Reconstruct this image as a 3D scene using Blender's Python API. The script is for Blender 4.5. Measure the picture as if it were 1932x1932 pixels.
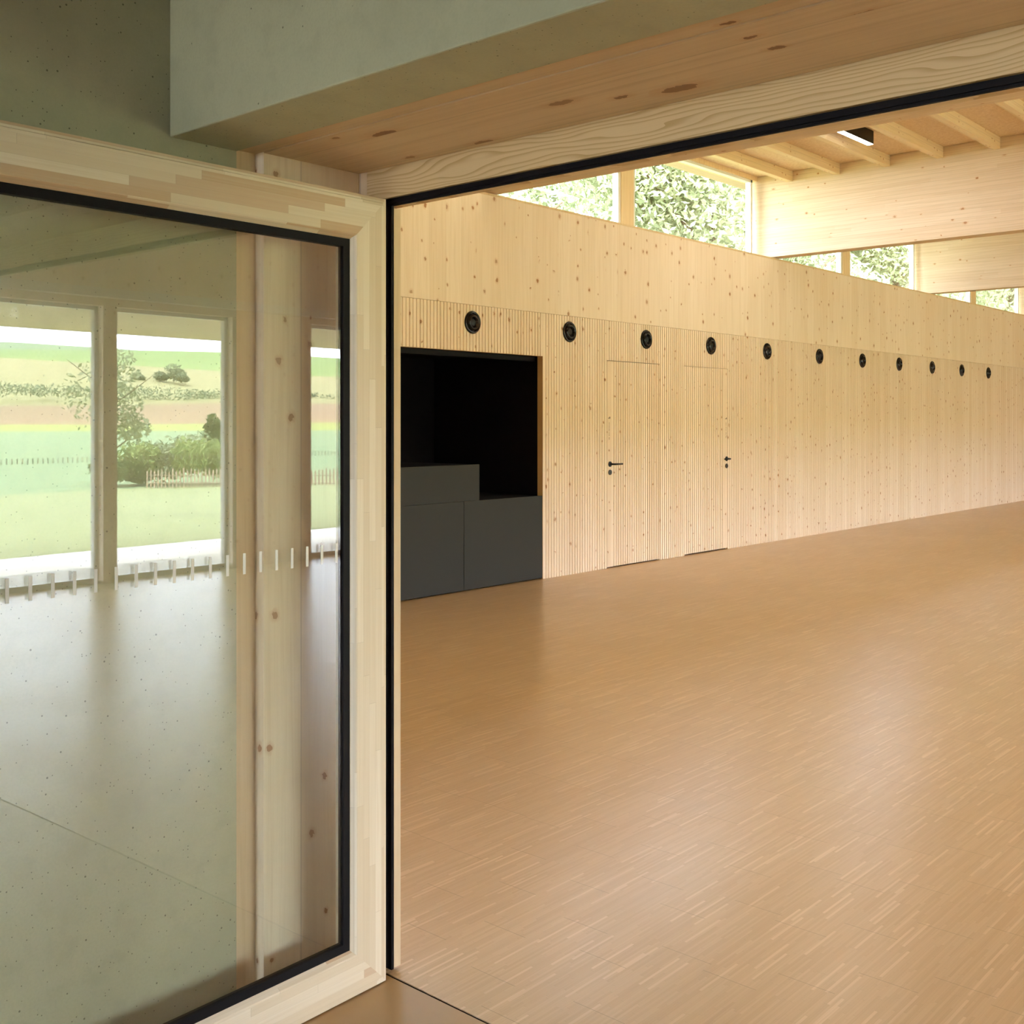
import bpy, bmesh, math, random
from mathutils import Vector, Matrix
random.seed(7)
S = bpy.context.scene
COL = S.collection
for o in list(bpy.data.objects):
    bpy.data.objects.remove(o)

# ------------------------------------------------------------------ camera, world, sun, exposure
EYE = 1.47
F_PX = 2100.0
YAW = math.atan(1862.0 / F_PX)               # building X axis lies this far right of the view
cam = bpy.data.cameras.new('camera')
cam.sensor_width = 36.0
cam.lens = F_PX / 1932.0 * 36.0
cam.shift_y = -168.0 / 1932.0
cam.clip_start = 0.05
cam.clip_end = 2000
co = bpy.data.objects.new('camera', cam)
COL.objects.link(co)
co.location = (0, 0, EYE)
co.rotation_euler = (math.pi / 2, 0, -math.pi / 2 + YAW)
S.camera = co

w = bpy.data.worlds.new('sky'); S.world = w; w.use_nodes = True
nt = w.node_tree; nt.nodes.clear()
wo = nt.nodes.new('ShaderNodeOutputWorld'); bg = nt.nodes.new('ShaderNodeBackground')
tc = nt.nodes.new('ShaderNodeTexCoord'); sx = nt.nodes.new('ShaderNodeSeparateXYZ')
cr = nt.nodes.new('ShaderNodeValToRGB')
cr.color_ramp.elements[0].position = 0.0; cr.color_ramp.elements[0].color = (0.835, 0.895, 1.0, 1)
cr.color_ramp.elements[1].position = 0.8; cr.color_ramp.elements[1].color = (0.70, 0.78, 1.0, 1)
nt.links.new(tc.outputs['Generated'], sx.inputs[0]); nt.links.new(sx.outputs['Z'], cr.inputs[0])
nt.links.new(cr.outputs[0], bg.inputs[0]); bg.inputs[1].default_value = 2.7
nt.links.new(bg.outputs[0], wo.inputs[0])

sun = bpy.data.lights.new('sun', 'SUN'); sun.energy = 1.9; sun.angle = math.radians(0.6); sun.color = (1, 0.97, 0.93)
so = bpy.data.objects.new('sun', sun); COL.objects.link(so)
so.rotation_euler = Vector((-0.20, -0.58, 0.79)).normalized().to_track_quat('Z', 'Y').to_euler()

vs = S.view_settings
vs.view_transform = 'Standard'; vs.look = 'None'; vs.gamma = 1; vs.use_curve_mapping = False
vs.exposure = 3.17
S.display_settings.display_device = 'sRGB'
cy = S.cycles
cy.max_bounces = 14; cy.diffuse_bounces = 7; cy.glossy_bounces = 6; cy.transparent_max_bounces = 24
cy.transmission_bounces = 8
cy.caustics_reflective = False; cy.caustics_refractive = False
cy.sample_clamp_indirect = 8.0
cy.use_denoising = True

def portal(name, loc, rot, sx_, sy_):
    L = bpy.data.lights.new(name, 'AREA'); L.shape = 'RECTANGLE'; L.size = sx_; L.size_y = sy_
    L.cycles.is_portal = True
    o = bpy.data.objects.new(name, L); COL.objects.link(o); o.location = loc; o.rotation_euler = rot

portal('portal_south', (12.7, -5.35, 1.25), (math.pi / 2, 0, math.pi), 20.6, 2.7)
portal('portal_clerestory', (13.0, 7.45, 3.98), (math.pi / 2, 0, 0), 20.0, 1.3)
portal('portal_vestibule', (-4.35, 1.2, 1.2), (math.pi / 2, 0, math.pi / 2), 2.4, 2.5)

# ------------------------------------------------------------------ node helpers
def srgb(r, g, b):
    f = lambda c: (c / 255 / 12.92) if c / 255 <= 0.04045 else ((c / 255 + 0.055) / 1.055) ** 2.4
    return (f(r), f(g), f(b), 1)

class N:
    def __init__(s, name):
        s.m = bpy.data.materials.new(name); s.m.use_nodes = True
        s.t = s.m.node_tree; s.t.nodes.clear()
        s.out = s.t.nodes.new('ShaderNodeOutputMaterial')
    def n(s, t, **k):
        x = s.t.nodes.new('ShaderNode' + t)
        for a, b in k.items(): setattr(x, a, b)
        return x
    def put(s, sock, v):
        if isinstance(v, bpy.types.NodeSocket): s.t.links.new(v, sock)
        elif v is not None: sock.default_value = v
    def math(s, op, a, b=None, c=None, clamp=False):
        x = s.n('Math', operation=op, use_clamp=clamp)
        s.put(x.inputs[0], a)
        if b is not None: s.put(x.inputs[1], b)
        if c is not None: s.put(x.inputs[2], c)
        return x.outputs[0]
    def xyz(s, a, b, c):
        x = s.n('CombineXYZ'); s.put(x.inputs[0], a); s.put(x.inputs[1], b); s.put(x.inputs[2], c); return x.outputs[0]
    def sep(s, v):
        x = s.n('SeparateXYZ'); s.put(x.inputs[0], v); return x.outputs
    def obj(s):
        return s.n('TexCoord').outputs['Object']
    def noise(s, v, scale=1.0, detail=3, rough=0.5, dist=0.0):
        x = s.n('TexNoise'); s.put(x.inputs['Vector'], v); x.inputs['Scale'].default_value = scale
        x.inputs['Detail'].default_value = detail; x.inputs['Roughness'].default_value = rough
        x.inputs['Distortion'].default_value = dist
        return x.outputs['Fac']
    def white(s, v, dim='3D'):
        x = s.n('TexWhiteNoise', noise_dimensions=dim)
        if dim == '1D': s.put(x.inputs['W'], v)
        else: s.put(x.inputs['Vector'], v)
        return x.outputs
    def vor(s, v, scale, dim='2D', feature='F1'):
        x = s.n('TexVoronoi', voronoi_dimensions=dim, feature=feature); s.put(x.inputs['Vector'], v)
        x.inputs['Scale'].default_value = scale
        return x.outputs
    def ramp(s, f, pts):
        x = s.n('ValToRGB'); s.put(x.inputs[0], f); e = x.color_ramp.elements
        while len(e) < len(pts): e.new(0.5)
        for k, (p, c) in enumerate(pts):
            e[k].position = p; e[k].color = c if len(c) == 4 else (*c, 1)
        return x.outputs[0]
    def mix(s, f, a, b, mode='MIX'):
        x = s.n('Mix', data_type='RGBA', blend_type=mode); s.put(x.inputs[0], f); s.put(x.inputs[6], a); s.put(x.inputs[7], b)
        return x.outputs[2]
    def step(s, v, lo, hi):
        x = s.n('MapRange', interpolation_type='SMOOTHSTEP'); s.put(x.inputs[0], v)
        x.inputs[1].default_value = lo; x.inputs[2].default_value = hi
        return x.outputs[0]
    def bsdf(s, color, rough=0.5, spec=0.5, metal=0.0, bump=None, bs=0.1, bd=0.01, coat=0.0, coat_r=0.1):
        p = s.n('BsdfPrincipled'); s.put(p.inputs['Base Color'], color); s.put(p.inputs['Roughness'], rough)
        p.inputs['Specular IOR Level'].default_value = spec; p.inputs['Metallic'].default_value = metal
        if coat:
            p.inputs['Coat Weight'].default_value = coat; p.inputs['Coat Roughness'].default_value = coat_r
        if bump is not None:
            b = s.n('Bump'); b.inputs['Strength'].default_value = bs; b.inputs['Distance'].default_value = bd
            s.put(b.inputs['Height'], bump); s.t.links.new(b.outputs[0], p.inputs['Normal'])
        s.t.links.new(p.outputs[0], s.out.inputs[0])
        return s.m

def flat(name, c, rough=0.5, spec=0.5, metal=0.0):
    s = N(name); return s.bsdf(c, rough, spec, metal)

def vary(c, k):
    return (min(1, c[0] * k), min(1, c[1] * k), min(1, c[2] * k), 1)

def pine(name, base, axis='z', board=0.14, tone=0.10, knots=0.35, cell=0.16, seam=0.35, grain=0.14, knot_col=(162, 104, 52), seed=0.0,
         kr=0.085, joint=None, rough=0.55, kst=0.8):
    """Knotty softwood: boards of width BOARD, grain along AXIS, dark knots scattered over it."""
    s = N(name); o = s.sep(s.obj())
    al = {'x': 0, 'y': 1, 'z': 2}[axis]; ot = [k for k in range(3) if k != al]
    a = s.math('ADD', o[al], seed); u = s.math('ADD', s.math('ADD', o[ot[0]], o[ot[1]]), seed * 1.37)
    bid = s.math('FLOOR', s.math('DIVIDE', u, board))
    rnd = s.white(bid, '1D')[0]
    a2 = s.math('ADD', a, s.math('MULTIPLY', rnd, 9.0))
    if joint:
        jid = s.math('FLOOR', s.math('DIVIDE', a2, joint))
        rnd = s.white(s.xyz(bid, jid, 3.0))[0]
    v = s.xyz(s.math('MULTIPLY', a2, 1.3), s.math('MULTIPLY', o[ot[0]], 46.0), s.math('MULTIPLY', o[ot[1]], 46.0))
    g1 = s.noise(v, 1.0, 4, 0.6, 0.6)
    v2 = s.xyz(s.math('MULTIPLY', a2, 6.0), s.math('MULTIPLY', o[ot[0]], 260.0), s.math('MULTIPLY', o[ot[1]], 260.0))
    g2 = s.noise(v2, 1.0, 2, 0.5)
    dark = vary(base, 0.78); dark = (dark[0], dark[1] * 0.93, dark[2] * 0.80, 1)
    c = s.mix(s.math('MULTIPLY', s.step(g1, 0.40, 0.75), grain * 3.2), base, dark)
    c = s.mix(s.math('MULTIPLY', s.step(g2, 0.45, 0.8), grain * 1.2), c, dark)
    c = s.mix(s.math('MULTIPLY', rnd, tone * 4), c, (dark[0] * 1.04, dark[1], dark[2] * 0.96, 1))
    fr = s.math('FRACT', s.math('DIVIDE', u, board))
    edge = s.math('LESS_THAN', s.math('MINIMUM', fr, s.math('SUBTRACT', 1.0, fr)), 0.0022 / board)
    c = s.mix(s.math('MULTIPLY', edge, seam), c, vary(dark, 0.5))
    # knots, in clusters
    wob = s.math('MULTIPLY', s.noise(s.obj(), 55.0, 3, 0.6), 0.022)
    kv = s.xyz(s.math('ADD', u, wob), s.math('MULTIPLY', s.math('SUBTRACT', a2, wob), kst), 0.0)
    vo = s.vor(kv, 1.0 / cell)
    dist, colr = vo[0], s.sep(vo[1])
    clus = s.step(s.noise(s.xyz(u, a2, 0.0), 2.2, 1), 0.40, 0.62)
    rad = s.math('MULTIPLY', s.math('ADD', s.math('MULTIPLY', colr[1], 0.8), 0.25), kr)
    keep = s.math('LESS_THAN', colr[0], s.math('MULTIPLY', s.math('ADD', clus, 0.5), knots))
    k1 = s.math('MULTIPLY', s.math('LESS_THAN', dist, rad), keep)
    halo = s.math('MULTIPLY', s.math('SUBTRACT', 1.0, s.step(s.math('DIVIDE', dist, rad), 0.8, 2.6)), keep)
    c = s.mix(s.math('MULTIPLY', halo, 0.35), c, srgb(196, 140, 78))
    c = s.mix(s.math('MULTIPLY', k1, s.math('ADD', 0.45, s.math('MULTIPLY', colr[2], 0.45))), c, srgb(*knot_col))
    return s.bsdf(c, rough, 0.35, bump=g1, bs=0.12, bd=0.002)

def strips(name, base, axis, wid, ln, tone, grain=0.1, light=None, rough=0.5, block=None, coat=0.0, seam=0.2, spec=0.4):
    """Finger-jointed lamellas or mosaic strips with random end joints."""
    s = N(name); o = s.sep(s.obj())
    al = {'x': 0, 'y': 1, 'z': 2}[axis]; ot = [k for k in range(3) if k != al]
    a = o[al]; u = s.math('ADD', o[ot[0]], o[ot[1]])
    row = s.math('FLOOR', s.math('DIVIDE', u, wid))
    off = s.white(row, '1D')[0]
    al_ = s.math('ADD', s.math('DIVIDE', a, ln), s.math('MULTIPLY', off, 7.0))
    cell = s.math('FLOOR', al_)
    rn = s.white(s.xyz(row, cell, 1.0)); r = rn[0]; r2 = s.sep(rn[1])
    v = s.xyz(s.math('MULTIPLY', s.math('ADD', a, s.math('MULTIPLY', r, 5.0)), 3.0), s.math('MULTIPLY', o[ot[0]], 160.0), s.math('MULTIPLY', o[ot[1]], 160.0))
    g = s.noise(v, 1.0, 3, 0.6, 0.3)
    d = (base[0] * 0.80, base[1] * 0.74, base[2] * 0.64, 1)
    c = s.mix(s.math('MULTIPLY', r, tone * 2), base, d)
    if light:
        c = s.mix(s.math('MULTIPLY', s.math('GREATER_THAN', r2[1], light[1]), light[2]), c, light[0])
    c = s.mix(s.math('MULTIPLY', s.step(g, 0.42, 0.75), grain * 3), c, d)
    fe = s.math('FRACT', al_); fr = s.math('FRACT', s.math('DIVIDE', u, wid))
    e1 = s.math('LESS_THAN', fe, 0.0012 / ln); e2 = s.math('LESS_THAN', fr, 0.05)
    c = s.mix(s.math('MULTIPLY', s.math('MAXIMUM', e1, s.math('MULTIPLY', e2, 0.5)), seam), c, vary(d, 0.45))
    if block:
        bl, bw, bt = block
        br = s.math('FLOOR', s.math('DIVIDE', u, bw)); bo = s.white(br, '1D')[0]
        ba = s.math('ADD', s.math('DIVIDE', a, bl), s.math('MULTIPLY', bo, 5.0))
        bc = s.white(s.xyz(br, s.math('FLOOR', ba), 5.0))[0]
        c = s.mix(s.math('MULTIPLY', bc, bt), c, vary(d, 0.86))
        be = s.math('LESS_THAN', s.math('FRACT', ba), 0.0025 / bl)
        c = s.mix(s.math('MULTIPLY', be, 0.45), c, vary(d, 0.45))
        big = s.noise(s.obj(), 0.55, 3)
        c = s.mix(s.math('MULTIPLY', s.step(big, 0.4, 0.7), 0.16), c, vary(d, 0.95))
        rg = s.math('ADD', rough, s.math('MULTIPLY', s.noise(s.obj(), 1.3, 3), 0.10))
    else: rg = rough
    return s.bsdf(c, rg, spec, bump=g, bs=0.06, bd=0.001, coat=coat, coat_r=0.22)

def concrete(name, base, amt=1.0):
    s = N(name); o = s.obj()
    n1 = s.noise(o, 1.4, 5, 0.6); n2 = s.noise(o, 14, 5, 0.6); n3 = s.noise(o, 160, 2)
    c = s.mix(s.step(n1, 0.3, 0.7), vary(base, 0.86), vary(base, 1.06))
    c = s.mix(s.math('MULTIPLY', s.step(n2, 0.45, 0.75), 0.35), c, vary(base, 0.72))
    c = s.mix(s.math('MULTIPLY', s.step(n3, 0.4, 0.7), 0.22), c, vary(base, 0.8))
    vo = s.vor(o, 34, '3D'); cl = s.sep(vo[1])
    pore = s.math('MULTIPLY', s.math('LESS_THAN', vo[0], s.math('MULTIPLY', cl[1], 0.085)), s.math('LESS_THAN', cl[0], 0.65))
    vo2 = s.vor(o, 90, '3D'); cl2 = s.sep(vo2[1])
    p2 = s.math('MULTIPLY', s.math('LESS_THAN', vo2[0], 0.13), s.math('LESS_THAN', cl2[0], 0.30))
    pore = s.math('MAXIMUM', pore, p2)
    c = s.mix(s.math('MULTIPLY', pore, 0.75 * amt), c, vary(base, 0.16))
    h = s.math('SUBTRACT', s.math('MULTIPLY', n2, 0.4), pore)
    return s.bsdf(c, 0.62, 0.35, bump=h, bs=0.25, bd=0.002)

def glass(name, f0, tint=(0.97, 0.985, 0.975, 1)):
    s = N(name)
    lw = s.n('LayerWeight'); lw.inputs['Blend'].default_value = 0.5
    f = s.math('ADD', f0, s.math('MULTIPLY', s.math('POWER', lw.outputs['Facing'], 5.0), 1 - f0), clamp=True)
    t = s.n('BsdfTransparent'); t.inputs[0].default_value = tint
    g = s.n('BsdfGlossy'); g.inputs['Roughness'].default_value = 0.0; g.inputs[0].default_value = (1, 1, 1, 1)
    m = s.n('MixShader'); s.t.links.new(f, m.inputs[0]); s.t.links.new(t.outputs[0], m.inputs[1]); s.t.links.new(g.outputs[0], m.inputs[2])
    s.t.links.new(m.outputs[0], s.out.inputs[0])
    return s.m

def foliage_mat(name, c1, c2, tr=0.35):
    s = N(name)
    gi = s.n('NewGeometry').outputs['Random Per Island']
    c = s.mix(gi, c1, c2)
    d = s.n('BsdfDiffuse'); s.put(d.inputs[0], c); t = s.n('BsdfTranslucent'); s.put(t.inputs[0], c)
    m = s.n('MixShader'); m.inputs[0].default_value = tr
    s.t.links.new(d.outputs[0], m.inputs[1]); s.t.links.new(t.outputs[0], m.inputs[2]); s.t.links.new(m.outputs[0], s.out.inputs[0])
    return s.m

PINE = srgb(249, 233, 216)
M = {}
M['clt_z'] = pine('pine_wall_boards', PINE, 'z', board=0.19, knots=0.50, cell=0.15, tone=0.08, seam=0.12, kr=0.10)
M['groove'] = pine('pine_grooved_panel', PINE, 'z', board=0.11, knots=0.36, cell=0.11, tone=0.10, kr=0.11, seed=3.3, seam=0.15)
M['door_pine'] = pine('pine_door_panel', PINE, 'z', board=0.11, knots=0.40, cell=0.10, tone=0.10, seed=8.1, seam=0.15)
M['glt_y'] = pine('laminated_beam_pine', srgb(224, 202, 170), 'y', board=0.045, knots=0.30, cell=0.16, tone=0.10, seam=0.2, grain=0.2, joint=1.7)
M['joist'] = pine('joist_pine', srgb(240, 219, 180), 'x', board=0.3, knots=0.5, cell=0.14, tone=0.06)
M['reveal'] = pine('reveal_pine', srgb(248, 233, 206), 'z', board=0.34, knots=0.40, cell=0.13, tone=0.10, kr=0.07, seed=1.7)
M['reveal_edge'] = pine('reveal_edge_pine', srgb(206, 170, 122), 'z', board=0.3, knots=0.05, tone=0.05, seed=5.0)
M['eave'] = pine('eave_boards', srgb(206, 186, 162), 'x', board=0.1, knots=0.1, tone=0.05, seed=9.0)
M['strip'] = pine('outer_strip_pine', srgb(228, 204, 168), 'z', board=0.3, knots=0.05, tone=0.05, seed=5.5)
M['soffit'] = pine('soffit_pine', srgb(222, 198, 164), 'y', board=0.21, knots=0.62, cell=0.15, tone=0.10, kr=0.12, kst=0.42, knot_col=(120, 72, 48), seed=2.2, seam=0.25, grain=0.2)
s = N('frame_head_pine'); o_ = s.sep(s.obj())
wv = s.n('TexWave', wave_type='BANDS', bands_direction='Z', wave_profile='SAW')
s.put(wv.inputs['Vector'], s.xyz(o_[0], s.math('MULTIPLY', o_[1], 0.10), s.math('ADD', o_[2], s.math('MULTIPLY', s.noise(s.xyz(0.0, s.math('MULTIPLY', o_[1], 1.7), s.math('MULTIPLY', o_[2], 11.0)), 1.0, 2), 0.11))))
wv.inputs['Scale'].default_value = 30.0; wv.inputs['Distortion'].default_value = 1.2; wv.inputs['Detail'].default_value = 2; wv.inputs['Detail Scale'].default_value = 2.0
g_ = s.noise(s.xyz(o_[0], s.math('MULTIPLY', o_[1], 2.0), s.math('MULTIPLY', o_[2], 300.0)), 1.0, 2)
c_ = s.mix(s.step(wv.outputs['Fac'], 0.45, 1.0), srgb(230, 206, 160), srgb(200, 168, 116)); c_ = s.mix(s.math('MULTIPLY', g_, 0.3), c_, srgb(200, 170, 122))
M['head'] = s.bsdf(c_, 0.5, 0.35)
M['stile'] = pine('frame_stile_pine', srgb(236, 216, 186), 'z', board=0.05, knots=0.0, tone=0.08, seed=2.9, joint=0.45)
M['finger_z'] = strips('finger_jointed_pine_upright', srgb(244, 232, 212), 'z', 0.021, 0.42, 0.42, grain=0.14, light=(srgb(196, 152, 108), 0.90, 0.6), seam=0.25)
M['finger_x'] = strips('finger_jointed_pine_level', srgb(244, 232, 212), 'x', 0.021, 0.42, 0.42, grain=0.14, light=(srgb(200, 160, 118), 0.70, 0.6), seam=0.25)
M['parquet'] = strips('industrial_parquet', srgb(212, 186, 150), 'x', 0.008, 0.19, 0.26, light=(srgb(236, 212, 182), 0.92, 0.5), rough=0.25,
                      block=(0.40, 0.16, 0.16), seam=0.25)
M['concrete'] = concrete('green_grey_concrete', srgb(187, 186, 155))
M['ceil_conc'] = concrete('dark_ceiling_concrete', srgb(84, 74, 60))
M['osb'] = None
s = N('wood_fibre_board'); n_ = s.noise(s.obj(), 30, 4, 0.7); n2 = s.noise(s.obj(), 160, 2)
M['osb'] = s.bsdf(s.mix(s.step(s.math('ADD', s.math('MULTIPLY', n_, 0.6), s.math('MULTIPLY', n2, 0.4)), 0.35, 0.65), srgb(216, 188, 148), srgb(234, 212, 178)), 0.7, 0.2)
s = N('smooth_brown_floor'); n_ = s.noise(s.obj(), 3, 5, 0.6)
M['floor_brown'] = s.bsdf(s.mix(n_, srgb(164, 134, 92), srgb(186, 156, 112)), 0.33, 0.45)
s = N('dark_panel'); n_ = s.noise(s.obj(), 420, 2)
M['dark_panel'] = s.bsdf(s.mix(n_, srgb(34, 34, 34), srgb(54, 55, 53)), 0.6, 0.3)
s = N('black_felt'); n_ = s.noise(s.obj(), 300, 2)
M['felt'] = s.bsdf(s.mix(n_, (0.003, 0.003, 0.006, 1), (0.009, 0.009, 0.013, 1)), 0.85, 0.15)
M['gasket'] = flat('black_rubber', (0.006, 0.005, 0.007, 1), 0.6, 0.15)
M['blackmetal'] = flat('black_metal', (0.008, 0.007, 0.007, 1), 0.4, 0.3)
M['darkmetal'] = flat('dark_bronze_metal', (0.045, 0.036, 0.03, 1), 0.32, 0.5)
M['nozzle'] = flat('black_gloss_plastic', (0.006, 0.005, 0.006, 1), 0.16, 0.35)
M['glass'] = glass('door_glass', 0.066)
M['winglass'] = glass('window_glass', 0.045)
M['winframe'] = flat('white_window_frame', srgb(228, 230, 230), 0.4)
M['winwood'] = pine('window_wood', srgb(232, 208, 170), 'z', board=0.5, knots=0.05, tone=0.03, seed=4)
M['white'] = flat('white_film', srgb(240, 240, 236), 0.5)
M['steel'] = flat('brushed_steel', srgb(190, 190, 186), 0.3, 0.5, 0.9)
M['terrace'] = concrete('pale_terrace_concrete', srgb(226, 224, 216), 0.2)
M['gravel'] = concrete('pale_gravel', srgb(150, 146, 136), 0.5)
M['render'] = flat('outer_wall', srgb(190, 180, 160), 0.8)
M['gap'] = flat('dark_gap', (0.02, 0.012, 0.008, 1), 0.9, 0.1)
s = N('lamp_diffuser'); e = s.n('Emission'); e.inputs[0].default_value = (1, 0.90, 0.78, 1); e.inputs[1].default_value = 9.0
s.t.links.new(e.outputs[0], s.out.inputs[0]); M['emit'] = s.m
s = N('mown_lawn'); n_ = s.noise(s.obj(), 9, 5, 0.7); n2 = s.noise(s.obj(), 60, 3, 0.7)
c_ = s.mix(s.step(n_, 0.35, 0.65), srgb(112, 118, 66), srgb(134, 140, 84)); c_ = s.mix(s.step(n2, 0.5, 0.72), c_, srgb(200, 204, 168))
M['lawn'] = s.bsdf(c_, 0.8, 0.2)
s = N('farm_fields'); o_ = s.sep(s.obj()); nn = s.noise(s.obj(), 0.012, 3)
yy = s.math('ADD', s.math('MULTIPLY', o_[1], -1.0), s.math('ADD', s.math('MULTIPLY', nn, 34.0), s.math('MULTIPLY', o_[0], -0.06)))
f_ = s.math('DIVIDE', yy, 520.0)
cc = s.ramp(f_, [(0.0, srgb(150, 172, 96)), (0.10, srgb(150, 178, 128)), (0.255, srgb(158, 186, 134)), (0.262, srgb(182, 196, 104)), (0.335, srgb(182, 196, 104)),
                 (0.342, srgb(184, 158, 118)), (0.43, srgb(178, 156, 120)), (0.438, srgb(186, 186, 128)), (0.60, srgb(190, 186, 130)), (0.61, srgb(158, 184, 104)),
                 (0.86, srgb(150, 180, 108)), (0.87, srgb(150, 176, 130))])
cc = s.mix(1.0, cc, (0.68, 0.62, 0.62, 1), 'MULTIPLY'); cc = s.mix(s.math('MULTIPLY', s.noise(s.obj(), 0.4, 4, 0.7), 0.25), cc, srgb(110, 114, 78))
M['fields'] = s.bsdf(cc, 0.9, 0.1)
M['leaf_dark'] = foliage_mat('dark_leaves', srgb(78, 92, 62), srgb(116, 130, 84))
M['leaf_mid'] = foliage_mat('mid_leaves', srgb(110, 128, 72), srgb(160, 172, 108))
M['leaf_light'] = foliage_mat('light_leaves', srgb(116, 126, 88), srgb(176, 182, 146), 0.32)
M['leaf_far'] = foliage_mat('far_leaves', srgb(120, 130, 100), srgb(150, 160, 126))  # leaf colour paled: distance haze is painted into it
M['bark'] = flat('bark', srgb(96, 80, 62), 0.9, 0.1)
M['paling'] = flat('weathered_paling_wood', srgb(176, 152, 128), 0.8, 0.2)

# ------------------------------------------------------------------ mesh helpers
def tag(o, label=None, cat=None, group=None, kind=None):
    if label: o['label'] = label
    if cat: o['category'] = cat
    if group: o['group'] = group
    if kind: o['kind'] = kind
    return o

def bb(bm, x0, x1, y0, y1, z0, z1):
    vs_ = [bm.verts.new(p) for p in ((x0, y0, z0), (x1, y0, z0), (x1, y1, z0), (x0, y1, z0), (x0, y0, z1), (x1, y0, z1), (x1, y1, z1), (x0, y1, z1))]
    for q in ((0, 3, 2, 1), (4, 5, 6, 7), (0, 1, 5, 4), (1, 2, 6, 5), (2, 3, 7, 6), (3, 0, 4, 7)):
        bm.faces.new([vs_[k] for k in q])

def build(name, bm, mat, parent=None, loc=None, smooth=False):
    bmesh.ops.recalc_face_normals(bm, faces=bm.faces)
    me = bpy.data.meshes.new(name); bm.to_mesh(me); bm.free(); me.materials.append(mat)
    if smooth:
        for p in me.polygons: p.use_smooth = True
    o = bpy.data.objects.new(name, me); COL.objects.link(o)
    if parent: o.parent = parent
    if loc: o.location = loc
    return o

def boxes(name, mat, *bs, parent=None, loc=None, bevel=0.0):
    bm = bmesh.new()
    for b in bs: bb(bm, *b)
    if bevel: bmesh.ops.bevel(bm, geom=list(bm.edges), offset=bevel, segments=2, affect='EDGES', profile=0.5)
    return build(name, bm, mat, parent, loc)

def empty(name, loc=(0, 0, 0), rz=0.0):
    o = bpy.data.objects.new(name, None); COL.objects.link(o); o.location = loc; o.rotation_euler = (0, 0, rz); o.empty_display_size = 0.1
    return o

def lathe(bm, prof, seg=48, mtx=None):
    """profile of (radius, height) spun about local z"""
    rings = []
    for r, h in prof:
        if r < 1e-6: rings.append([bm.verts.new((0, 0, h))])
        else: rings.append([bm.verts.new((r * math.cos(2 * math.pi * k / seg), r * math.sin(2 * math.pi * k / seg), h)) for k in range(seg)])
    vs_ = [v for r in rings for v in r]
    for a, b in zip(rings, rings[1:]):
        for k in range(seg):
            k2 = (k + 1) % seg
            if len(a) == 1: bm.faces.new((a[0], b[k], b[k2]))
            elif len(b) == 1: bm.faces.new((a[k], b[0], a[k2]))
            else: bm.faces.new((a[k], b[k], b[k2], a[k2]))
    if mtx is not None:
        for v in vs_: v.co = mtx @ v.co

def tube(bm, pts, r, seg=14):
    rings = []
    for k, p in enumerate(pts):
        p = Vector(p); d = (Vector(pts[min(k + 1, len(pts) - 1)]) - Vector(pts[max(k - 1, 0)])).normalized()
        a = d.cross(Vector((0, 0, 1)));  a = a.normalized() if a.length > 1e-3 else Vector((1, 0, 0)); b = d.cross(a)
        rr = r[k] if isinstance(r, (list, tuple)) else r
        rings.append([bm.verts.new(p + (a * math.cos(2 * math.pi * j / seg) + b * math.sin(2 * math.pi * j / seg)) * rr) for j in range(seg)])
    for a, b in zip(rings, rings[1:]):
        for j in range(seg): bm.faces.new((a[j], a[(j + 1) % seg], b[(j + 1) % seg], b[j]))
    bm.faces.new(rings[0]); bm.faces.new(list(reversed(rings[-1])))

def copy_tree(o, parent=None):
    c = o.copy(); COL.objects.link(c); c.parent = parent
    for ch in [k for k in bpy.data.objects if k.parent == o]: copy_tree(ch, c)
    return c

def struct(name, mat, *bs, label=None, cat=None, bevel=0.0):
    o = boxes(name, mat, *bs, bevel=bevel); tag(o, label, cat, kind='structure'); return o

# ------------------------------------------------------------------ setting: the hall
HX0, HX1 = 2.045, 24.0        # hall in x
YB, YF = 6.74, -5.0           # back wall, garden wall
CZ = 4.56                     # ceiling board
SILL, GT = 3.52, 2.505
PITCH, GW, GD = 0.040, 0.009, 0.014

fl = struct('floor', M['parquet'], (2.004, HX1, YF - 0.2, 8.6, -0.12, 0.0), label='light brown oak strip parquet covering the hall floor', cat='floor')
fv = struct('floor_vestibule', M['floor_brown'], (-4.0, 1.996, YF - 0.2, 2.4, -0.12, 0.0), label='smooth brown floor in front of the parquet joint', cat='floor')
struct('trim_joint', M['gap'], (1.996, 2.004, YF, 2.4, -0.12, -0.003), label='thin dark joint between brown floor and parquet', cat='floor joint')

struct('ceiling', M['osb'], (HX0 - 0.4, HX1 + 0.3, YF - 0.3, 7.3, CZ, CZ + 0.35), label='wood fibre board ceiling of the hall above the joists', cat='ceiling')

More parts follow.
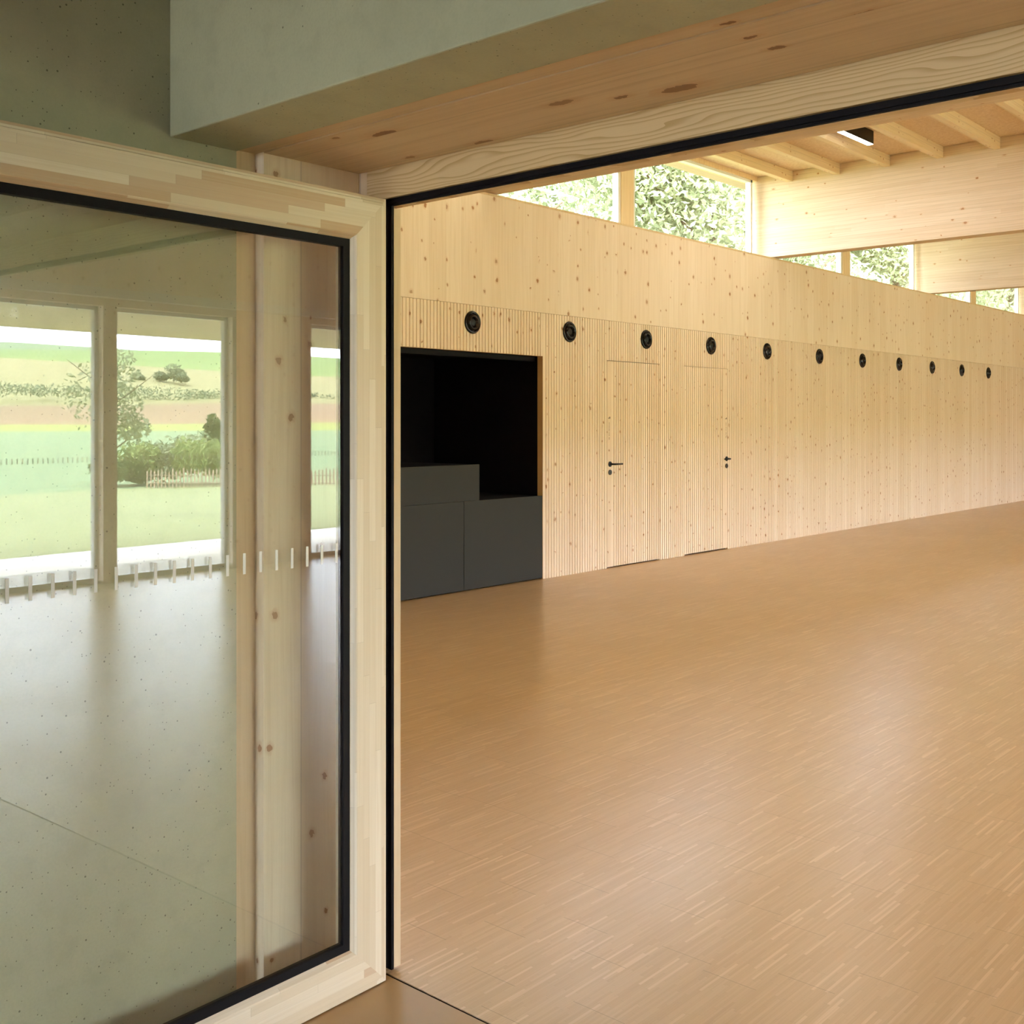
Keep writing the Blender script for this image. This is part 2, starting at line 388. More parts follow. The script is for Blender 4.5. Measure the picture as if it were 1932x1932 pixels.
def grooved(name, x0, x1, z0, z1, mat, plain=(), y=YB, back=YB + 0.035, parent=None, g=0.0):
    """vertical board face with narrow grooves on one common pitch; PLAIN spans keep a flat face"""
    pts = [(x0 + g, y)]
    k = math.ceil((x0 + g + 0.004) / PITCH)
    while k * PITCH + GW < x1 - g - 0.003:
        a = k * PITCH
        if not any(p0 - GW < a < p1 for p0, p1 in plain):
            pts += [(a, y), (a, y + GD), (a + GW, y + GD), (a + GW, y)]
        k += 1
    pts.append((x1 - g, y))
    bm = bmesh.new()
    lo = [bm.verts.new((px, py, z0)) for px, py in pts]; hi = [bm.verts.new((px, py, z1)) for px, py in pts]
    for a in range(len(pts) - 1): bm.faces.new((lo[a], lo[a + 1], hi[a + 1], hi[a]))
    b0 = [bm.verts.new((px, back, z)) for px, z in ((x0 + g, z0), (x1 - g, z0), (x1 - g, z1), (x0 + g, z1))]
    bm.faces.new(b0)
    bm.faces.new((lo[0], hi[0], b0[3], b0[0])); bm.faces.new((lo[-1], b0[1], b0[2], hi[-1]))
    bm.faces.new(lo + [b0[1], b0[0]]); bm.faces.new(hi + [b0[2], b0[3]])
    return build(name, bm, mat, parent)

D1 = (9.046, 9.989); D2 = (10.473, 11.400); DH = 2.098; NX = (4.6, 8.038)
wb = empty('wall_back'); tag(wb, 'long knotty pine back wall, grooved below and plain above', 'wall', kind='structure')
for x0, x1, z0, z1 in ((HX0, NX[0], 0, GT), (NX[0], NX[1], DH + 0.002, GT), (NX[1], D1[0], 0, GT), (D1[0], D1[1], DH + 0.006, GT), (D1[1], D2[0], 0, GT),
                       (D2[0], D2[1], DH + 0.004, GT), (D2[1], HX1, 0, GT)):
    grooved('grooved_cladding', x0, x1, z0, z1, M['groove'], parent=wb, g=0.0012)
boxes('plain_cladding', M['clt_z'], (HX0, HX1, YB, YB + 0.035, GT + 0.003, SILL - 0.02), parent=wb)
boxes('core', M['gap'], (HX0, NX[0], YB + 0.036, YB + 0.30, 0, SILL - 0.02), (NX[1] + 0.022, HX1, YB + 0.036, YB + 0.30, 0, SILL - 0.02),
      (NX[0], NX[1] + 0.022, YB + 0.036, YB + 0.30, DH + 0.024, SILL - 0.02), parent=wb)
boxes('sill_board', M['winwood'], (HX0, HX1, YB - 0.004, YB + 0.34, SILL - 0.02, SILL), parent=wb, bevel=0.002)
boxes('niche_lining', M['reveal_edge'], (NX[1], NX[1] + 0.02, YB + 0.001, YB + 0.065, 0, DH), (NX[0] - 0.02, NX[1] + 0.02, YB + 0.036, YB + 0.065, DH + 0.002, DH + 0.022), parent=wb)

struct('wall_niche', M['felt'], (NX[0] - 0.1, NX[1] + 0.3, 8.2, 8.3, 0, 2.6), (NX[1] + 0.002, NX[1] + 0.1, YB + 0.068, 8.2, 0, 2.2), (NX[0] - 0.1, NX[0] - 0.002, YB + 0.3, 8.2, 0, 2.6),
       (NX[0] - 0.1, NX[1] + 0.1, YB + 0.31, 8.2, DH + 0.03, 2.6), label='black lined inside of the storage niche in the back wall', cat='niche')
struct('trim_niche', M['gasket'], (NX[0] + 0.01, NX[1] - 0.01, YB + 0.09, YB + 0.13, DH - 0.045, DH - 0.002), label='dark rail under the head of the black storage niche', cat='rail')

struct('wall_front', M['clt_z'],
       (1.62, 2.043, 2.381, YB + 0.3, 0, CZ), (1.62, 2.043, YF - 0.2, -0.25, 0, CZ), (1.62, 2.043, -0.25, 2.381, 2.1797, CZ),
       label='thick pine wall that holds the wide doorway', cat='wall')
struct('wall_right', M['clt_z'], (HX1, HX1 + 0.3, YF - 0.2, YB + 0.6, 0, CZ), label='pine end wall of the hall', cat='wall')

# garden wall with tall windows
WINS = [(2.6, 5.36), (5.50, 6.78), (7.80, 9.0), (9.5, 11.7), (12.1, 14.5), (14.9, 17.3), (17.7, 20.1), (20.5, 22.9)]  # first window is unseen, widened to brighten the door leaf and reveal
WH = 2.54
pieces = []; px = HX0
for a, b in WINS:
    pieces.append((px, a, YF - 0.2, YF, 0, WH)); px = b
pieces.append((px, HX1, YF - 0.2, YF, 0, WH)); pieces.append((HX0, HX1, YF - 0.2, YF, WH, CZ))
struct('wall_garden', M['clt_z'], *pieces, label='pine garden wall pierced by tall windows, seen as a reflection', cat='wall')
struct('trim_garden', M['winframe'], (HX0, HX1, YF, YF + 0.10, WH + 0.07, WH + 0.15), label='pale blind box running above the garden windows', cat='trim')
for k, (a, b) in enumerate(WINS):
    W = empty('window_%d' % (k + 1), ((a + b) / 2, YF - 0.12, 0)); tag(W, 'tall garden window number %d from the doorway along the garden wall' % (k + 1) if k > 2 else
        ['wide garden window closest to the doorway wall', 'tall garden window reflected whole in the door glass', 'tall garden window reflected beside the stile of the glass door'][k], 'window', kind='structure')
    h = (b - a) / 2
    boxes('window_frame', M['winframe'], (-h, -h + 0.035, -0.03, 0.03, 0.02, WH), (h - 0.035, h, -0.03, 0.03, 0.02, WH), (-h, h, -0.03, 0.03, WH - 0.035, WH), (-h, h, -0.03, 0.03, 0.0, 0.05), parent=W)
    gl = boxes('window_pane', M['winglass'], (-h + 0.034, h - 0.034, -0.004, 0.004, 0.049, WH - 0.034), parent=W)
    mk = []
    xx = -h + 0.06
    while xx < h - 0.05:
        mk.append((xx, xx + 0.008, 0.0045, 0.0055, 1.11, 1.16)); xx += 0.0465
    boxes('safety_marking', M['white'], *mk, parent=gl)

# clerestory windows above the back wall
BEAMS = [7.34, 12.50, 17.66, 22.82]; BT = 0.20
mull = [4.76, 9.72, 15.05, 20.2]
bays = []
edges = [HX0] + BEAMS + [HX1]
def clere(n, x0, x1, label):
    W = empty('window_%d' % n, ((x0 + x1) / 2, 7.0, SILL)); tag(W, label, 'window', kind='structure')
    h = (x1 - x0) / 2; H = CZ - 0.06 - SILL
    boxes('window_frame', M['winframe'], (-h, -h + 0.045, -0.02, 0.05, 0, H), (h - 0.045, h, -0.02, 0.05, 0, H), (-h, h, -0.02, 0.05, H - 0.03, H), (-h, h, 0.0, 0.05, 0, 0.02), parent=W)
    boxes('window_pane', M['winglass'], (-h + 0.04, h - 0.04, 0.01, 0.018, 0.018, H - 0.028), parent=W)
n = 9
cl_lab = ['clerestory window hidden left of the first roof beam', 'clerestory window left of the first roof beam, above the doorway wall end', 'left pane of the clerestory pair in the bay before the tall roof beam',
          'large clerestory window ending against the tall roof beam', 'clerestory window partly covered by the underside of the tall roof beam', 'clerestory window beyond the tall roof beam, right of its mullion',
          'clerestory window past the third roof beam', 'clerestory window near the far end of the hall', 'last short clerestory window']
ml = []
for e0, e1 in zip(edges, edges[1:]):
    a = e0 + (0 if e0 == HX0 else 0.02); b = e1 - 0.1
    mm = [m_ for m_ in mull if e0 < m_ < e1]
    if mm:
        clere(n, a, mm[0] - 0.11, cl_lab[n - 9]); n += 1
        clere(n, mm[0] + 0.11, b, cl_lab[n - 9]); n += 1
        ml.append((mm[0] - 0.11, mm[0] + 0.11, 6.965, 7.06, SILL, CZ - 0.002))
    else:
        clere(n, a, b, cl_lab[n - 9]); n += 1
for k, m_ in enumerate(ml):
    struct('trim_mullion_%d' % (k + 1), M['winwood'], m_, label='broad pine mullion between clerestory windows, number %d along the wall' % (k + 1), cat='mullion')
struct('trim_clerestory', M['winwood'], (HX0, HX1, 6.965, 7.06, CZ - 0.06, CZ - 0.002), label='pine head board above the clerestory windows', cat='trim')

struct('roof_eave_back', M['eave'], (HX0, HX1, 7.302, 7.62, CZ + 0.06, CZ + 0.2), label='boarded eave outside above the clerestory windows', cat='eave')

# roof beams and joists
for k, bx_ in enumerate(BEAMS):
    x0, x1 = (bx_, bx_ + BT)
    if k == 0: x0, x1 = bx_ - 0.10, bx_ + 0.10
    o = boxes('roof_beam', M['glt_y'], (0, x1 - x0, YF + 0.002, 7.05, 3.532, CZ - 0.003), loc=(x0, 0, 0), bevel=0.003)
    tag(o, ['first laminated roof beam, hidden behind the door head', 'tall laminated timber roof beam ending at the big clerestory window',
            'laminated roof beam at the far end of the second clerestory pair', 'last laminated roof beam near the end wall'][k], 'beam', 'laminated roof beams')
ordn = ['first', 'second', 'third', 'fourth', 'fifth', 'sixth', 'seventh', 'eighth', 'ninth', 'tenth']
jm = None
for k in range(10):
    y1 = 6.48 - 0.6125 * k
    if jm is None:
        jm = boxes('ceiling_joist', M['joist'], (0, 12.498 - 7.442, 0, 0.08, 4.432, CZ - 0.002), bevel=0.002); o = jm
    else:
        o = jm.copy(); COL.objects.link(o)
    o.location = (7.442, y1, 0)
    if k == 9: o.location.y = y1
    tag(o, '%s pine ceiling joist from the clerestory window' % ordn[k] + (', its end bare above the beam' if k == 0 else ''), 'joist', 'ceiling joists in the bay before the tall beam')

# linear lamp between third and fourth joists
lp = empty('ceiling_lamp', (10.52, 4.985, 4.47)); tag(lp, 'slim black linear ceiling lamp glowing white between two joists', 'lamp')
boxes('housing', M['blackmetal'], (-0.83, 0.83, -0.034, 0.034, -0.05, CZ - 4.472), parent=lp)
boxes('diffuser', M['emit'], (-0.825, 0.825, -0.030, 0.030, -0.0535, -0.0502), parent=lp)

# ------------------------------------------------------------------ doors in the back wall
def handle_set(parent, x, z, direction):
    """round rose with a lever, plus lower key rose; wall face is y = 0, room at -y"""
    R = Matrix.Rotation(math.pi / 2, 4, 'X')
    for nm, zz in (('lever_rose', z), ('key_rose', z - 0.083)):
        bm = bmesh.new(); lathe(bm, [(0, 0.010), (0.020, 0.010), (0.026, 0.0085), (0.0275, 0.005), (0.0275, 0.0)], 28, R)
        o = build(nm, bm, M['blackmetal'] if nm == 'lever_rose' else M['darkmetal'], parent, (x, 0, zz))
        if nm == 'key_rose':
            boxes('keyhole', M['gasket'], (-0.003, 0.003, -0.0115, -0.009, -0.012, 0.010), parent=o)
    bm = bmesh.new(); tube(bm, [(0, -0.008, 0), (0, -0.045, 0), (0.004 * direction, -0.055, 0), (0.016 * direction, -0.060, 0), (0.135 * direction, -0.060, 0)], 0.0095, 14)
    build('lever_handle', bm, M['blackmetal'], parent, (x, 0, z), smooth=True)

def wall_door(n, span, stile, hx, dirn, label, gap):
    D = empty('door_%d' % n, (0, 0, 0)); tag(D, label, 'door', kind='structure')
    grooved('door_panel', span[0], span[1], gap, DH, M['door_pine'], plain=(stile,), parent=D, g=0.0045, y=YB + 0.0005, back=YB + 0.034)
    hs = empty('handle_set', (0, YB + 0.0005, 0)); hs.parent = D
    handle_set(hs, hx, 1.053, dirn)
    # small printed room sign running up the plain stile
    rr = random.Random(n); cx = (stile[0] + stile[1]) / 2; bs = []
    z = 1.475
    while z > 1.30:
        l = rr.choice((0.003, 0.005, 0.007)); wd = rr.choice((0.005, 0.007, 0.009))
        if rr.random() < 0.85: bs.append((cx - wd / 2, cx + wd / 2, -0.0008, 0, z - l, z))
        z -= l + 0.004
    bs += [(cx - 0.016, cx - 0.006, -0.0008, 0, 1.513, 1.524), (cx + 0.003, cx + 0.016, -0.0008, 0, 1.513, 1.533)]
    boxes('room_sign', flat('sign_ink', srgb(84, 60, 34), 0.7), *bs, parent=D, loc=(0, YB, 0))
wall_door(1, D1, (9.046, 9.125), 9.097, 1, 'flush grooved pine door beside the storage niche, lever pointing right', 0.012)
wall_door(2, D2, (11.325, 11.40), 11.372, -1, 'flush grooved pine door further along, lever at its right edge', 0.014)

# ------------------------------------------------------------------ round air nozzles
def nozzle():
    t = empty('air_nozzle'); R = Matrix.Rotation(math.pi / 2, 4, 'X')
    bm = bmesh.new(); lathe(bm, [(0.100, 0.0), (0.101, 0.006), (0.096, 0.013), (0.086, 0.017), (0.078, 0.012), (0.076, 0.004), (0.076, 0.001)], 56, R)
    build('mounting_ring', bm, M['nozzle'], t, smooth=True)
    bm = bmesh.new(); lathe(bm, [(0.0755, 0.001), (0.074, 0.012), (0.066, 0.024), (0.058, 0.030), (0.052, 0.031), (0.047, 0.026), (0.040, 0.010), (0.034, 0.003)], 56, R)
    build('swivel_ball', bm, M['nozzle'], t, smooth=True)
    bm = bmesh.new(); lathe(bm, [(0.036, 0.002), (0.036, 0.008), (0.030, 0.013), (0.020, 0.014), (0.0, 0.014)], 40, R)
    build('jet_core', bm, M['blackmetal'], t, smooth=True)
    return t
NZ = [7.076, 8.438, 9.736, 11.026, 12.331, 13.74, 15.07, 16.36, 17.66, 18.96, 20.26]
where = ['above the storage niche', 'between the niche and the first door', 'above the first flush door', 'above the second flush door', 'just right of the second flush door',
         'third to the right of the doors row start, fifth from the niche nozzle', 'sixth in the row counted from the niche nozzle', 'seventh in the row counted from the niche nozzle',
         'eighth in the row counted from the niche nozzle', 'ninth in the row counted from the niche nozzle', 'tenth in the row counted from the niche nozzle']
where[5] = 'fifth in the row counted from the niche nozzle'
nz = None
for k, x in enumerate(NZ):
    if nz is None: nz = nozzle(); o = nz
    else: o = copy_tree(nz)
    o.location = (x, YB, 2.352)
    tag(o, 'round black air nozzle, ' + where[k], 'air nozzle', 'row of round air nozzles')

# ------------------------------------------------------------------ dark storage boxes in the niche
def chest(x0, x1, z0, z1, label):
    xc = (x0 + x1) / 2; h = (x1 - x0) / 2
    t = empty('storage_chest', (xc, YB + 0.002, z0)); H = z1 - z0
    boxes('chest_body', M['felt'], (-h + 0.002, h - 0.002, 0.016, 0.85, 0.012 if z0 < 0.1 else 0.001, H - 0.002), parent=t)
    boxes('front_panel', M['dark_panel'], (-h + 0.0015, h - 0.0015, 0.0, 0.0155, 0.012 if z0 < 0.1 else 0.001, H), parent=t, bevel=0.001)
    if z0 < 0.1:
        boxes('foot', M['gap'], (-h + 0.05, -h + 0.10, 0.06, 0.8, 0, 0.012), parent=t); boxes('foot', M['gap'], (h - 0.10, h - 0.05, 0.06, 0.8, 0, 0.012), parent=t)
    tag(t, label, 'storage chest', 'dark storage chests in the niche')
chest(5.35, 6.972, 0.0, 0.785, 'dark grey storage chest on the floor at the niche, carrying the upper chest')
chest(6.974, 8.036, 0.0, 0.785, 'dark grey storage chest on the floor beside the right edge of the niche')
chest(5.45, 7.171, 0.786, 1.105, 'shallow dark grey chest stacked on top of the others in the niche')

# ------------------------------------------------------------------ the doorway: lintel, lining, frame
struct('concrete_lintel', M['concrete'], (1.43, 1.618, YF, 2.349, 2.145, 3.2), label='rough grey-green concrete lintel across the top above the doorway', cat='lintel', bevel=0.004)
lin = empty('trim_1'); tag(lin, 'pine lining boards around the doorway between concrete and door frame', 'door lining', kind='structure')
boxes('outer_strip', M['strip'], (1.621, 1.6835, 2.3645, 2.380, 0, 2.175), parent=lin)
boxes('reveal_board', M['reveal'], (1.684, 1.999, 2.33, 2.380, 0, 2.179), parent=lin, bevel=0.0015)
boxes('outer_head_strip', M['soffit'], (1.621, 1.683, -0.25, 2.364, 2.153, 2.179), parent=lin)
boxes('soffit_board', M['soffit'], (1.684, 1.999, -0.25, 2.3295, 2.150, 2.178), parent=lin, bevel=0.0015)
boxes('reveal_board', M['reveal'], (1.621, 1.999, -0.249, -0.225, 0, 2.1495), parent=lin)

fr = empty('trim_2'); tag(fr, 'pine door frame with black rubber seal around the doorway', 'door frame', kind='structure')
boxes('frame_stile', M['stile'], (2.0, 2.043, 2.300, 2.3800, 0.001, 2.1795), (2.0, 2.019, 2.262, 2.2998, 0.001, 2.0695), (2.0195, 2.0430, 2.2125, 2.2998, 0.012, 2.0445), parent=fr)
boxes('frame_head', M['head'], (2.0, 2.0185, -0.22, 2.2995, 2.070, 2.1795), (2.019, 2.043, -0.22, 2.2995, 2.0492, 2.1795), parent=fr)
sl = boxes('seal', M['gasket'], (2.011, 2.0192, 2.2135, 2.262, 0.008, 2.0698), (2.011, 2.0188, -0.22, 2.2615, 2.0496, 2.0698), parent=fr)
boxes('seal_lip', M['gasket'], (2.005, 2.0105, 2.224, 2.229, 0.012, 2.062), (2.005, 2.0105, -0.21, 2.224, 2.055, 2.059), parent=sl)
boxes('frame_stile', M['stile'], (2.0, 2.043, -0.224, -0.19, 0.001, 2.044), parent=fr)

# ------------------------------------------------------------------ the open glazed door leaf
LW, LZ0, LZ1 = 1.215, 0.004, 2.058
leaf = empty('door_3', (1.971, 2.185, 0), math.radians(0.94)); tag(leaf, 'glazed pine door standing open, fields and a window mirrored in its glass', 'door', kind='structure')
PROF = [(0.0, 0.068), (0.0, 0.006), (0.011, 0.006), (0.0125, 0.0085), (0.014, 0.0), (0.1045, 0.0), (0.107, 0.001), (0.118, 0.016), (0.118, 0.068)]
def leaf_side(side, mat, name):
    x0, x1, z0, z1 = -LW, 0.0, LZ0, LZ1
    bm = bmesh.new(); A = []; B = []
    for u, wv in PROF:
        if side == 'top': a, b = (x0 + u, wv, z1 - u), (x1 - u, wv, z1 - u)
        elif side == 'bottom': a, b = (x0 + u, wv, z0 + u), (x1 - u, wv, z0 + u)
        elif side == 'hinge': a, b = (x1 - u, wv, z0 + u), (x1 - u, wv, z1 - u)
        else: a, b = (x0 + u, wv, z0 + u), (x0 + u, wv, z1 - u)
        A.append(bm.verts.new(a)); B.append(bm.verts.new(b))
    n_ = len(PROF)
    for k in range(n_): bm.faces.new((A[k], A[(k + 1) % n_], B[(k + 1) % n_], B[k]))
    bm.faces.new(A); bm.faces.new(list(reversed(B)))
    return build(name, bm, mat, leaf)
leaf_side('top', M['finger_x'], 'top_rail'); leaf_side('bottom', M['finger_x'], 'bottom_rail')
hst = leaf_side('hinge', M['finger_z'], 'hinge_stile'); leaf_side('lock', M['finger_z'], 'lock_stile')
u0, u1, gy0, gy1 = 0.1182, 0.139, 0.014, 0.034
X0, X1, Z0, Z1 = -LW, 0, LZ0, LZ1
boxes('glazing_seal', M['gasket'], (X0 + u0, X0 + u1, gy0, gy1, Z0 + u0, Z1 - u0), (X1 - u1, X1 - u0, gy0, gy1, Z0 + u0, Z1 - u0),
      (X0 + u1, X1 - u1, gy0, gy1, Z1 - u1, Z1 - u0), (X0 + u1, X1 - u1, gy0, gy1, Z0 + u0, Z0 + u1), parent=leaf)
pane = boxes('glass_pane', M['glass'], (X0 + u1, X1 - u1, 0.020, 0.028, Z0 + u1, Z1 - u1), parent=leaf)
mk = []
for k in range(24):
    xx = -0.158 - 0.0465 * k
    if xx < X0 + 0.15: break
    mk.append((xx - 0.0036, xx + 0.0036, 0.0188, 0.0198, 1.116, 1.165))
sm = boxes('safety_marking', M['white'], *mk, parent=pane); sm['label'] = 'row of short white dashes on the glass'
bm = bmesh.new(); tube(bm, [(0.008, 0.055, 1.62), (0.008, 0.055, 1.74)], 0.007, 12); build('hinge', bm, M['steel'], leaf)
bm = bmesh.new(); tube(bm, [(0.008, 0.055, 1.02), (0.008, 0.055, 1.14)], 0.007, 12); build('hinge', bm, M['steel'], leaf)
bm = bmesh.new(); tube(bm, [(0.008, 0.055, 0.22), (0.008, 0.055, 0.34)], 0.007, 12); build('hinge', bm, M['steel'], leaf)

# ------------------------------------------------------------------ vestibule
struct('wall_left', M['concrete'], (-4.3, 1.617, 2.35, 2.60, 0, 3.2), label='grey-green concrete wall behind the open glass door', cat='wall')
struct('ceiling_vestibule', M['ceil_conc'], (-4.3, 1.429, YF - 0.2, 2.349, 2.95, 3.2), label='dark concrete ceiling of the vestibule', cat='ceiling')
struct('wall_vestibule', M['concrete'], (-4.3, -4.0, YF - 0.2, 0.1, 0, 2.95), (-4.3, -4.0, 2.3, 2.35, 0, 2.95), (-4.3, -4.0, 0.1, 2.3, 2.4, 2.95),
       (-4.0, 1.62, YF - 0.2, YF, 0, 2.95), label='concrete walls of the vestibule behind the camera', cat='wall')
V = empty('window_20', (-4.15, 1.2, 0)); tag(V, 'entrance window of the vestibule', 'window', kind='structure')
boxes('window_frame', M['winframe'], (-0.03, 0.03, -1.1, -1.04, 0, 2.4), (-0.03, 0.03, 1.04, 1.1, 0, 2.4), (-0.03, 0.03, -1.1, 1.1, 2.34, 2.4), (-0.03, 0.03, -1.1, 1.1, 0, 0.08), parent=V)
boxes('window_pane', M['winglass'], (-0.004, 0.004, -1.04, 1.04, 0.08, 2.34), parent=V)

# ------------------------------------------------------------------ outside, garden side
struct('floor_terrace', M['terrace'], (-6, 34, -7.55, YF - 0.2, -0.25, 0.0), label='pale concrete terrace along the garden windows', cat='terrace')
struct('roof_eave', M['eave'], (-5, 26, -8.1, YF - 0.2, 2.56, 2.74), label='pale board soffit of the eave over the terrace', cat='eave')
prof = [(10.2, -0.06), (35, -0.60), (55, -0.62), (80, -0.5), (115, 0.0), (150, 0.76), (200, 2.2), (230, 4.6), (260, 7.4), (330, 16.9), (390, 24.0), (450, 29.0), (500, 32.5), (560, 34.5), (640, 34.0)]
def terrain(name, mat, rows, label, cat, kind):
    bm = bmesh.new(); gr = []
    for d, z in rows:
        y = 4.37 - 0.905 * d; r_ = []
        for k in range(25):
            x = 0.546 * d + (k / 24 - 0.5) * (60 + 2.2 * d)
            zz = z + (math.sin(x * 0.011 + d * 0.02) * 0.010 * max(0, d - 120) if d > 120 else 0)
            r_.append(bm.verts.new((x, y, zz)))
        gr.append(r_)
    for a, b in zip(gr, gr[1:]):
        for k in range(24): bm.faces.new((a[k], a[k + 1], b[k + 1], b[k]))
    o = build(name, bm, mat, smooth=True); tag(o, label, cat, kind=kind); return o
terrain('lawn_ground', M['lawn'], [(13.15, -0.06)] + prof[1:2], 'green mown lawn sloping from the terrace to the fence', 'lawn', 'structure')
terrain('field_ground', M['fields'], prof[1:], 'striped farm fields rising to the skyline', 'fields', 'structure')
struct('ground_back', M['lawn'], (-60, 90, 7.35, 60, -0.5, -0.2), label='grass ground behind the hall', cat='ground')
struct('ground_west', M['gravel'], (-60, -4.35, -60, 7.3, -0.5, -0.2), label='grass ground outside the entrance', cat='ground')  # unseen ground, made neutral gravel to keep green bounce off the lintel

def P(px_, d):
    """a point in the garden by viewing column and distance in the mirrored view"""
    a = (px_ - 966) / 2100.0
    fx, fy = math.cos(YAW), math.sin(YAW); rx, ry = math.sin(YAW), -math.cos(YAW)
    X = d * (fx + a * rx); Y = d * (fy + a * ry); t = math.radians(0.94)
    k = 2 * ((X - 1.971) * -math.sin(t) + (Y - 2.205) * math.cos(t))
    return X + k * math.sin(t), Y - k * math.cos(t)
def gz(d):
    for (a, za), (b, zb) in zip(prof, prof[1:]):
        if a <= d <= b: return za + (zb - za) * (d - a) / (b - a)
    return 0
def crown(rng, n, size, ex, lumps):
    """leaf quads scattered on lumpy ellipsoids"""
    vsx, fs = [], []
    for k in range(n):
        c, rad = lumps[rng.randrange(len(lumps))]
        v = Vector((rng.gauss(0, 1), rng.gauss(0, 1), rng.gauss(0, 1))).normalized() * (rng.random() ** 0.35)
        p = Vector((c[0] + v.x * rad[0], c[1] + v.y * rad[1], c[2] + v.z * rad[2]))
        a = Vector((rng.gauss(0, 1), rng.gauss(0, 1), rng.gauss(0, 1) * ex)).normalized(); b = a.cross(Vector((rng.gauss(0, 1), rng.gauss(0, 1), rng.gauss(0, 1)))).normalized()
        l = size * rng.uniform(0.6, 1.3)
        i = len(vsx); vsx += [p - a * l, p + b * l * 0.45, p + a * l, p - b * l * 0.45]; fs.append((i, i + 1, i + 2, i + 3))
    return vsx, fs
def plant(name, loc, n, size, lumps, mat, trunk, label, cat, group=None, seed=1, ex=1.0):
    rng = random.Random(seed); t = empty(name, loc)
    vsx, fs = crown(rng, n, size, ex, lumps)
    me = bpy.data.meshes.new('foliage'); me.from_pydata([tuple(v) for v in vsx], [], fs); me.materials.append(mat)
    o = bpy.data.objects.new('foliage', me); COL.objects.link(o); o.parent = t
    if trunk:
        bm = bmesh.new(); h, r = trunk
        tube(bm, [(0, 0, -0.1), (0.05 * h * 0.3, 0, h * 0.35), (-0.02 * h, 0.02 * h, h * 0.7), (0.0, 0, h)], [r, r * 0.8, r * 0.55, r * 0.25], 10)
        for q in range(5):
            ang = q * 2.4; z = h * (0.45 + 0.1 * q)
            tube(bm, [(0, 0, z), (math.cos(ang) * h * 0.12, math.sin(ang) * h * 0.12, z + h * 0.08), (math.cos(ang) * h * 0.28, math.sin(ang) * h * 0.28, z + h * 0.2)], [r * 0.4, r * 0.25, r * 0.1], 6)
        build('trunk', bm, M['bark'], t)
    tag(t, label, cat, group); return t
# garden hedge pieces just behind the fence, a column shrub, a nearby branch tree, and far tree clumps
def hedge(px_, d, wdt, h, mat, label, seed, cat='shrub'):
    X, Y = P(px_, d); rng = random.Random(seed)
    lm = [((rng.uniform(-wdt, wdt), rng.uniform(-0.6, 0.6), h * rng.uniform(0.35, 0.7)), (wdt * 0.4, 0.8, h * 0.38)) for _ in range(7)]
    plant('garden_shrub', (X, Y, gz(d)), 1800, 0.10, lm, mat, None, label, cat, 'shrubs behind the garden fence', seed)
hedge(395, 37.5, 1.3, 1.55, M['leaf_mid'], 'bushy green shrub behind the paling fence, right of the others', 11)
hedge(345, 38.0, 1.2, 1.75, M['leaf_light'], 'yellow-green shrub behind the middle of the paling fence', 12)
hedge(295, 37.5, 1.1, 1.45, M['leaf_mid'], 'round green shrub behind the left part of the fence', 13)
hedge(238, 36.5, 0.8, 0.85, M['leaf_dark'], 'low dark shrub at the end of the fence', 14)
X, Y = P(400, 44)
plant('column_shrub', (X, Y, gz(44)), 2600, 0.11, [((0, 0, 1.1), (0.42, 0.42, 1.0)), ((0.05, 0, 1.7), (0.36, 0.36, 0.75)), ((0, 0, 0.6), (0.35, 0.35, 0.6))], M['leaf_dark'], (1.6, 0.05),
      'slim upright shrub rising above the hedge', 'shrub', None, 21)
X, Y = P(208, 21)
plant('garden_tree', (X, Y, gz(21) - 0.1), 1500, 0.055, [((0.1, 0, 2.9), (0.42, 0.6, 0.4)), ((0.25, 0, 2.2), (0.35, 0.5, 0.5)), ((0.4, 0.1, 1.75), (0.35, 0.4, 0.3)), ((-0.3, 0, 2.4), (0.6, 0.6, 0.8))], M['leaf_light'], (2.9, 0.04),
      'thin young tree with yellow-green leaves at the window edge', 'tree', None, 31)
for k, (px_, d, r, h, lab) in enumerate([(328, 300, 2.6, 4.6, 'largest dark tree of the far clump on the hillside'), (302, 300, 1.8, 2.4, 'small dark tree left of the tallest one on the hillside'),
                                    (342, 296, 1.7, 2.2, 'low dark tree right of the tallest one on the hillside'), (258, 296, 1.7, 2.6, 'lone dark bush at the left of the hillside')]):
    X, Y = P(px_, d)
    plant('hillside_tree', (X, Y, gz(d)), 700, 0.4, [((0, 0, h * 0.55), (r, r, h * 0.5)), ((r * 0.4, 0, h * 0.4), (r, r, h * 0.35))], M['leaf_far'], (h * 0.6, 0.3), lab, 'tree', 'far trees on the hillside', 40 + k)
X, Y = P(320, 258); rng = random.Random(5)
lm = [((x_, rng.uniform(-2, 2) - x_ * 0.12, 1.0), (3.4, 1.2, 1.1 + rng.random() * 0.8)) for x_ in range(-55, 56, 3)]
plant('field_hedgerow', (X, Y, gz(258)), 3200, 0.4, lm, M['leaf_far'], None, 'long dark hedgerow line across the fields', 'hedgerow', None, 61)
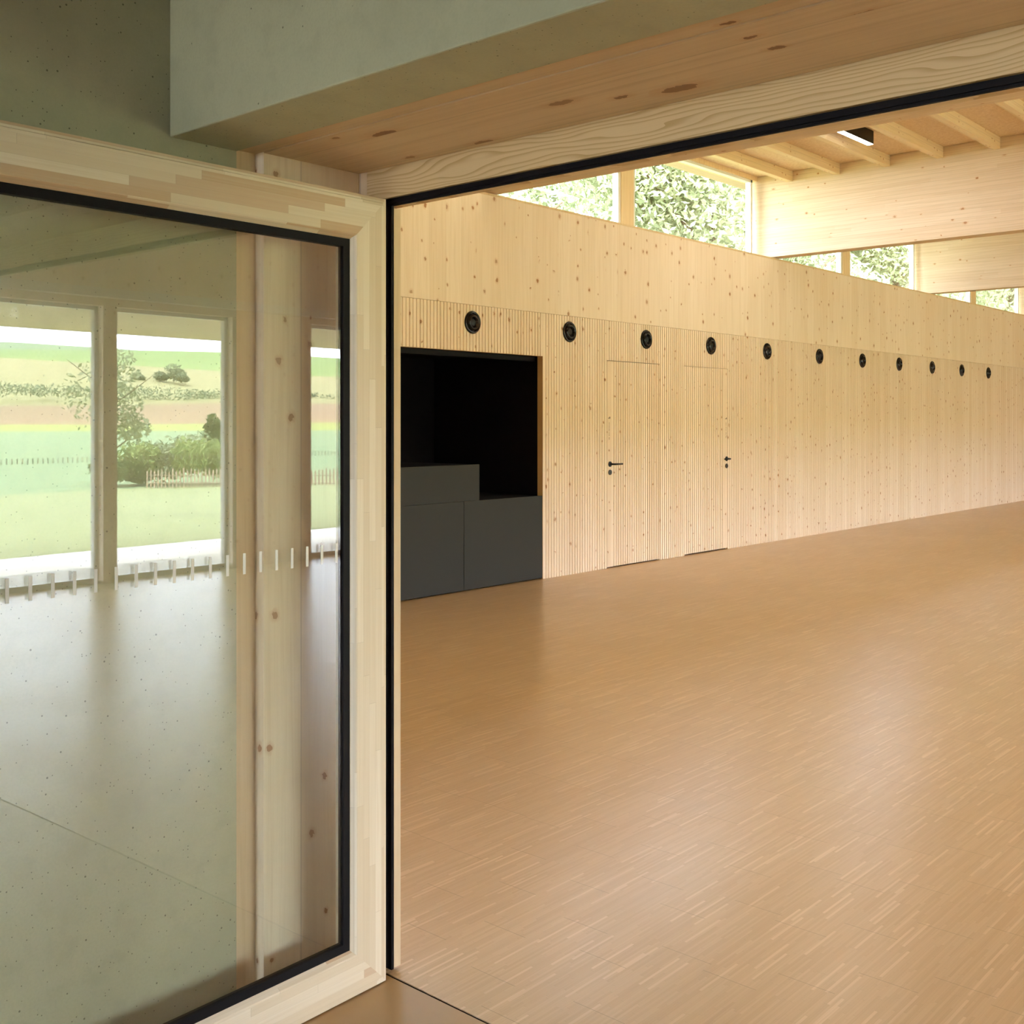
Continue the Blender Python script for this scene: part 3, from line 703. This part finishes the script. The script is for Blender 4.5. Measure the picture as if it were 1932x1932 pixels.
# paling fence
pf = empty('paling_fence', (0, 0, 0)); tag(pf, 'low weathered wooden paling fence at the end of the lawn', 'fence')
fa = Vector((*P(278, 35), 0)); fb = Vector((*P(760, 35.0), 0)); L_ = (fb - fa).length; dr = (fb - fa).normalized(); nrm = Vector((-dr.y, dr.x, 0))
bm = bmesh.new(); t_ = 0.0; rng = random.Random(3)
while t_ < L_:
    c = fa + dr * t_; h = 0.62 + rng.uniform(-0.06, 0.06); ww = 0.022
    q = [c + dr * ww + nrm * 0.012, c - dr * ww + nrm * 0.012, c - dr * ww - nrm * 0.012, c + dr * ww - nrm * 0.012]
    lo = [bm.verts.new((p.x, p.y, -0.66)) for p in q]; hi = [bm.verts.new((p.x, p.y, -0.66 + h)) for p in q]; tp = bm.verts.new((c.x, c.y, -0.66 + h + 0.05))
    for k in range(4): bm.faces.new((lo[k], lo[(k + 1) % 4], hi[(k + 1) % 4], hi[k])); bm.faces.new((hi[k], hi[(k + 1) % 4], tp))
    bm.faces.new(lo); t_ += 0.115
build('palings', bm, M['paling'], pf)
bm = bmesh.new()
for zz in (-0.42, -0.18): tube(bm, [tuple(fa + Vector((0, 0, zz)) + nrm * 0.02), tuple(fb + Vector((0, 0, zz)) + nrm * 0.02)], 0.012, 6)
build('rail_wires', bm, M['paling'], pf)

# ------------------------------------------------------------------ trees behind the clerestory
treeA = None
spots = [(10.5, 13.5, 0.95, 0.0), (16.0, 15.0, 1.0, 1.3), (21.8, 13.4, 1.0, 2.1), (27.8, 15.0, 1.05, 0.7), (33.8, 14.2, 1.0, 3.0), (40.2, 15.2, 1.1, 4.0), (46.8, 14.6, 1.1, 5.0), (53.6, 16.0, 1.15, 0.4), (24.4, 21.8, 1.35, 2.7), (36.0, 22.4, 1.45, 1.9), (48.5, 23.5, 1.5, 3.4)]
rngT = random.Random(77)
lm = [((rngT.uniform(-2.4, 2.4), rngT.uniform(-1.8, 1.8), rngT.uniform(2.6, 8.6)), (1.6, 1.5, 1.25)) for _ in range(22)]
tl = ['leafy tree behind the clerestory, first from the doorway side', 'leafy tree behind the clerestory, second from the doorway side', 'leafy tree seen through the large clerestory window',
      'leafy tree behind the end of the large clerestory window', 'leafy tree seen under the tall roof beam', 'leafy tree seen through the window beyond the tall beam',
      'leafy tree behind the far clerestory windows', 'leafy tree at the far end behind the clerestory', 'taller tree standing behind the first row of trees', 'taller tree in the second row beyond the tall beam', 'last tall tree in the second row']
for k, (x, y, sc_, rz) in enumerate(spots):
    if treeA is None:
        treeA = plant('leafy_tree', (x, y, -0.3), 50000, 0.088, lm, M['leaf_light'], (7.5, 0.22), tl[0], 'tree', 'trees behind the clerestory windows', 70); o = treeA
    else:
        o = copy_tree(treeA)
    o.location = (x, y, -0.3); o.rotation_euler = (0, 0, rz); o.scale = (sc_, sc_, sc_)
    tag(o, tl[k], 'tree', 'trees behind the clerestory windows')
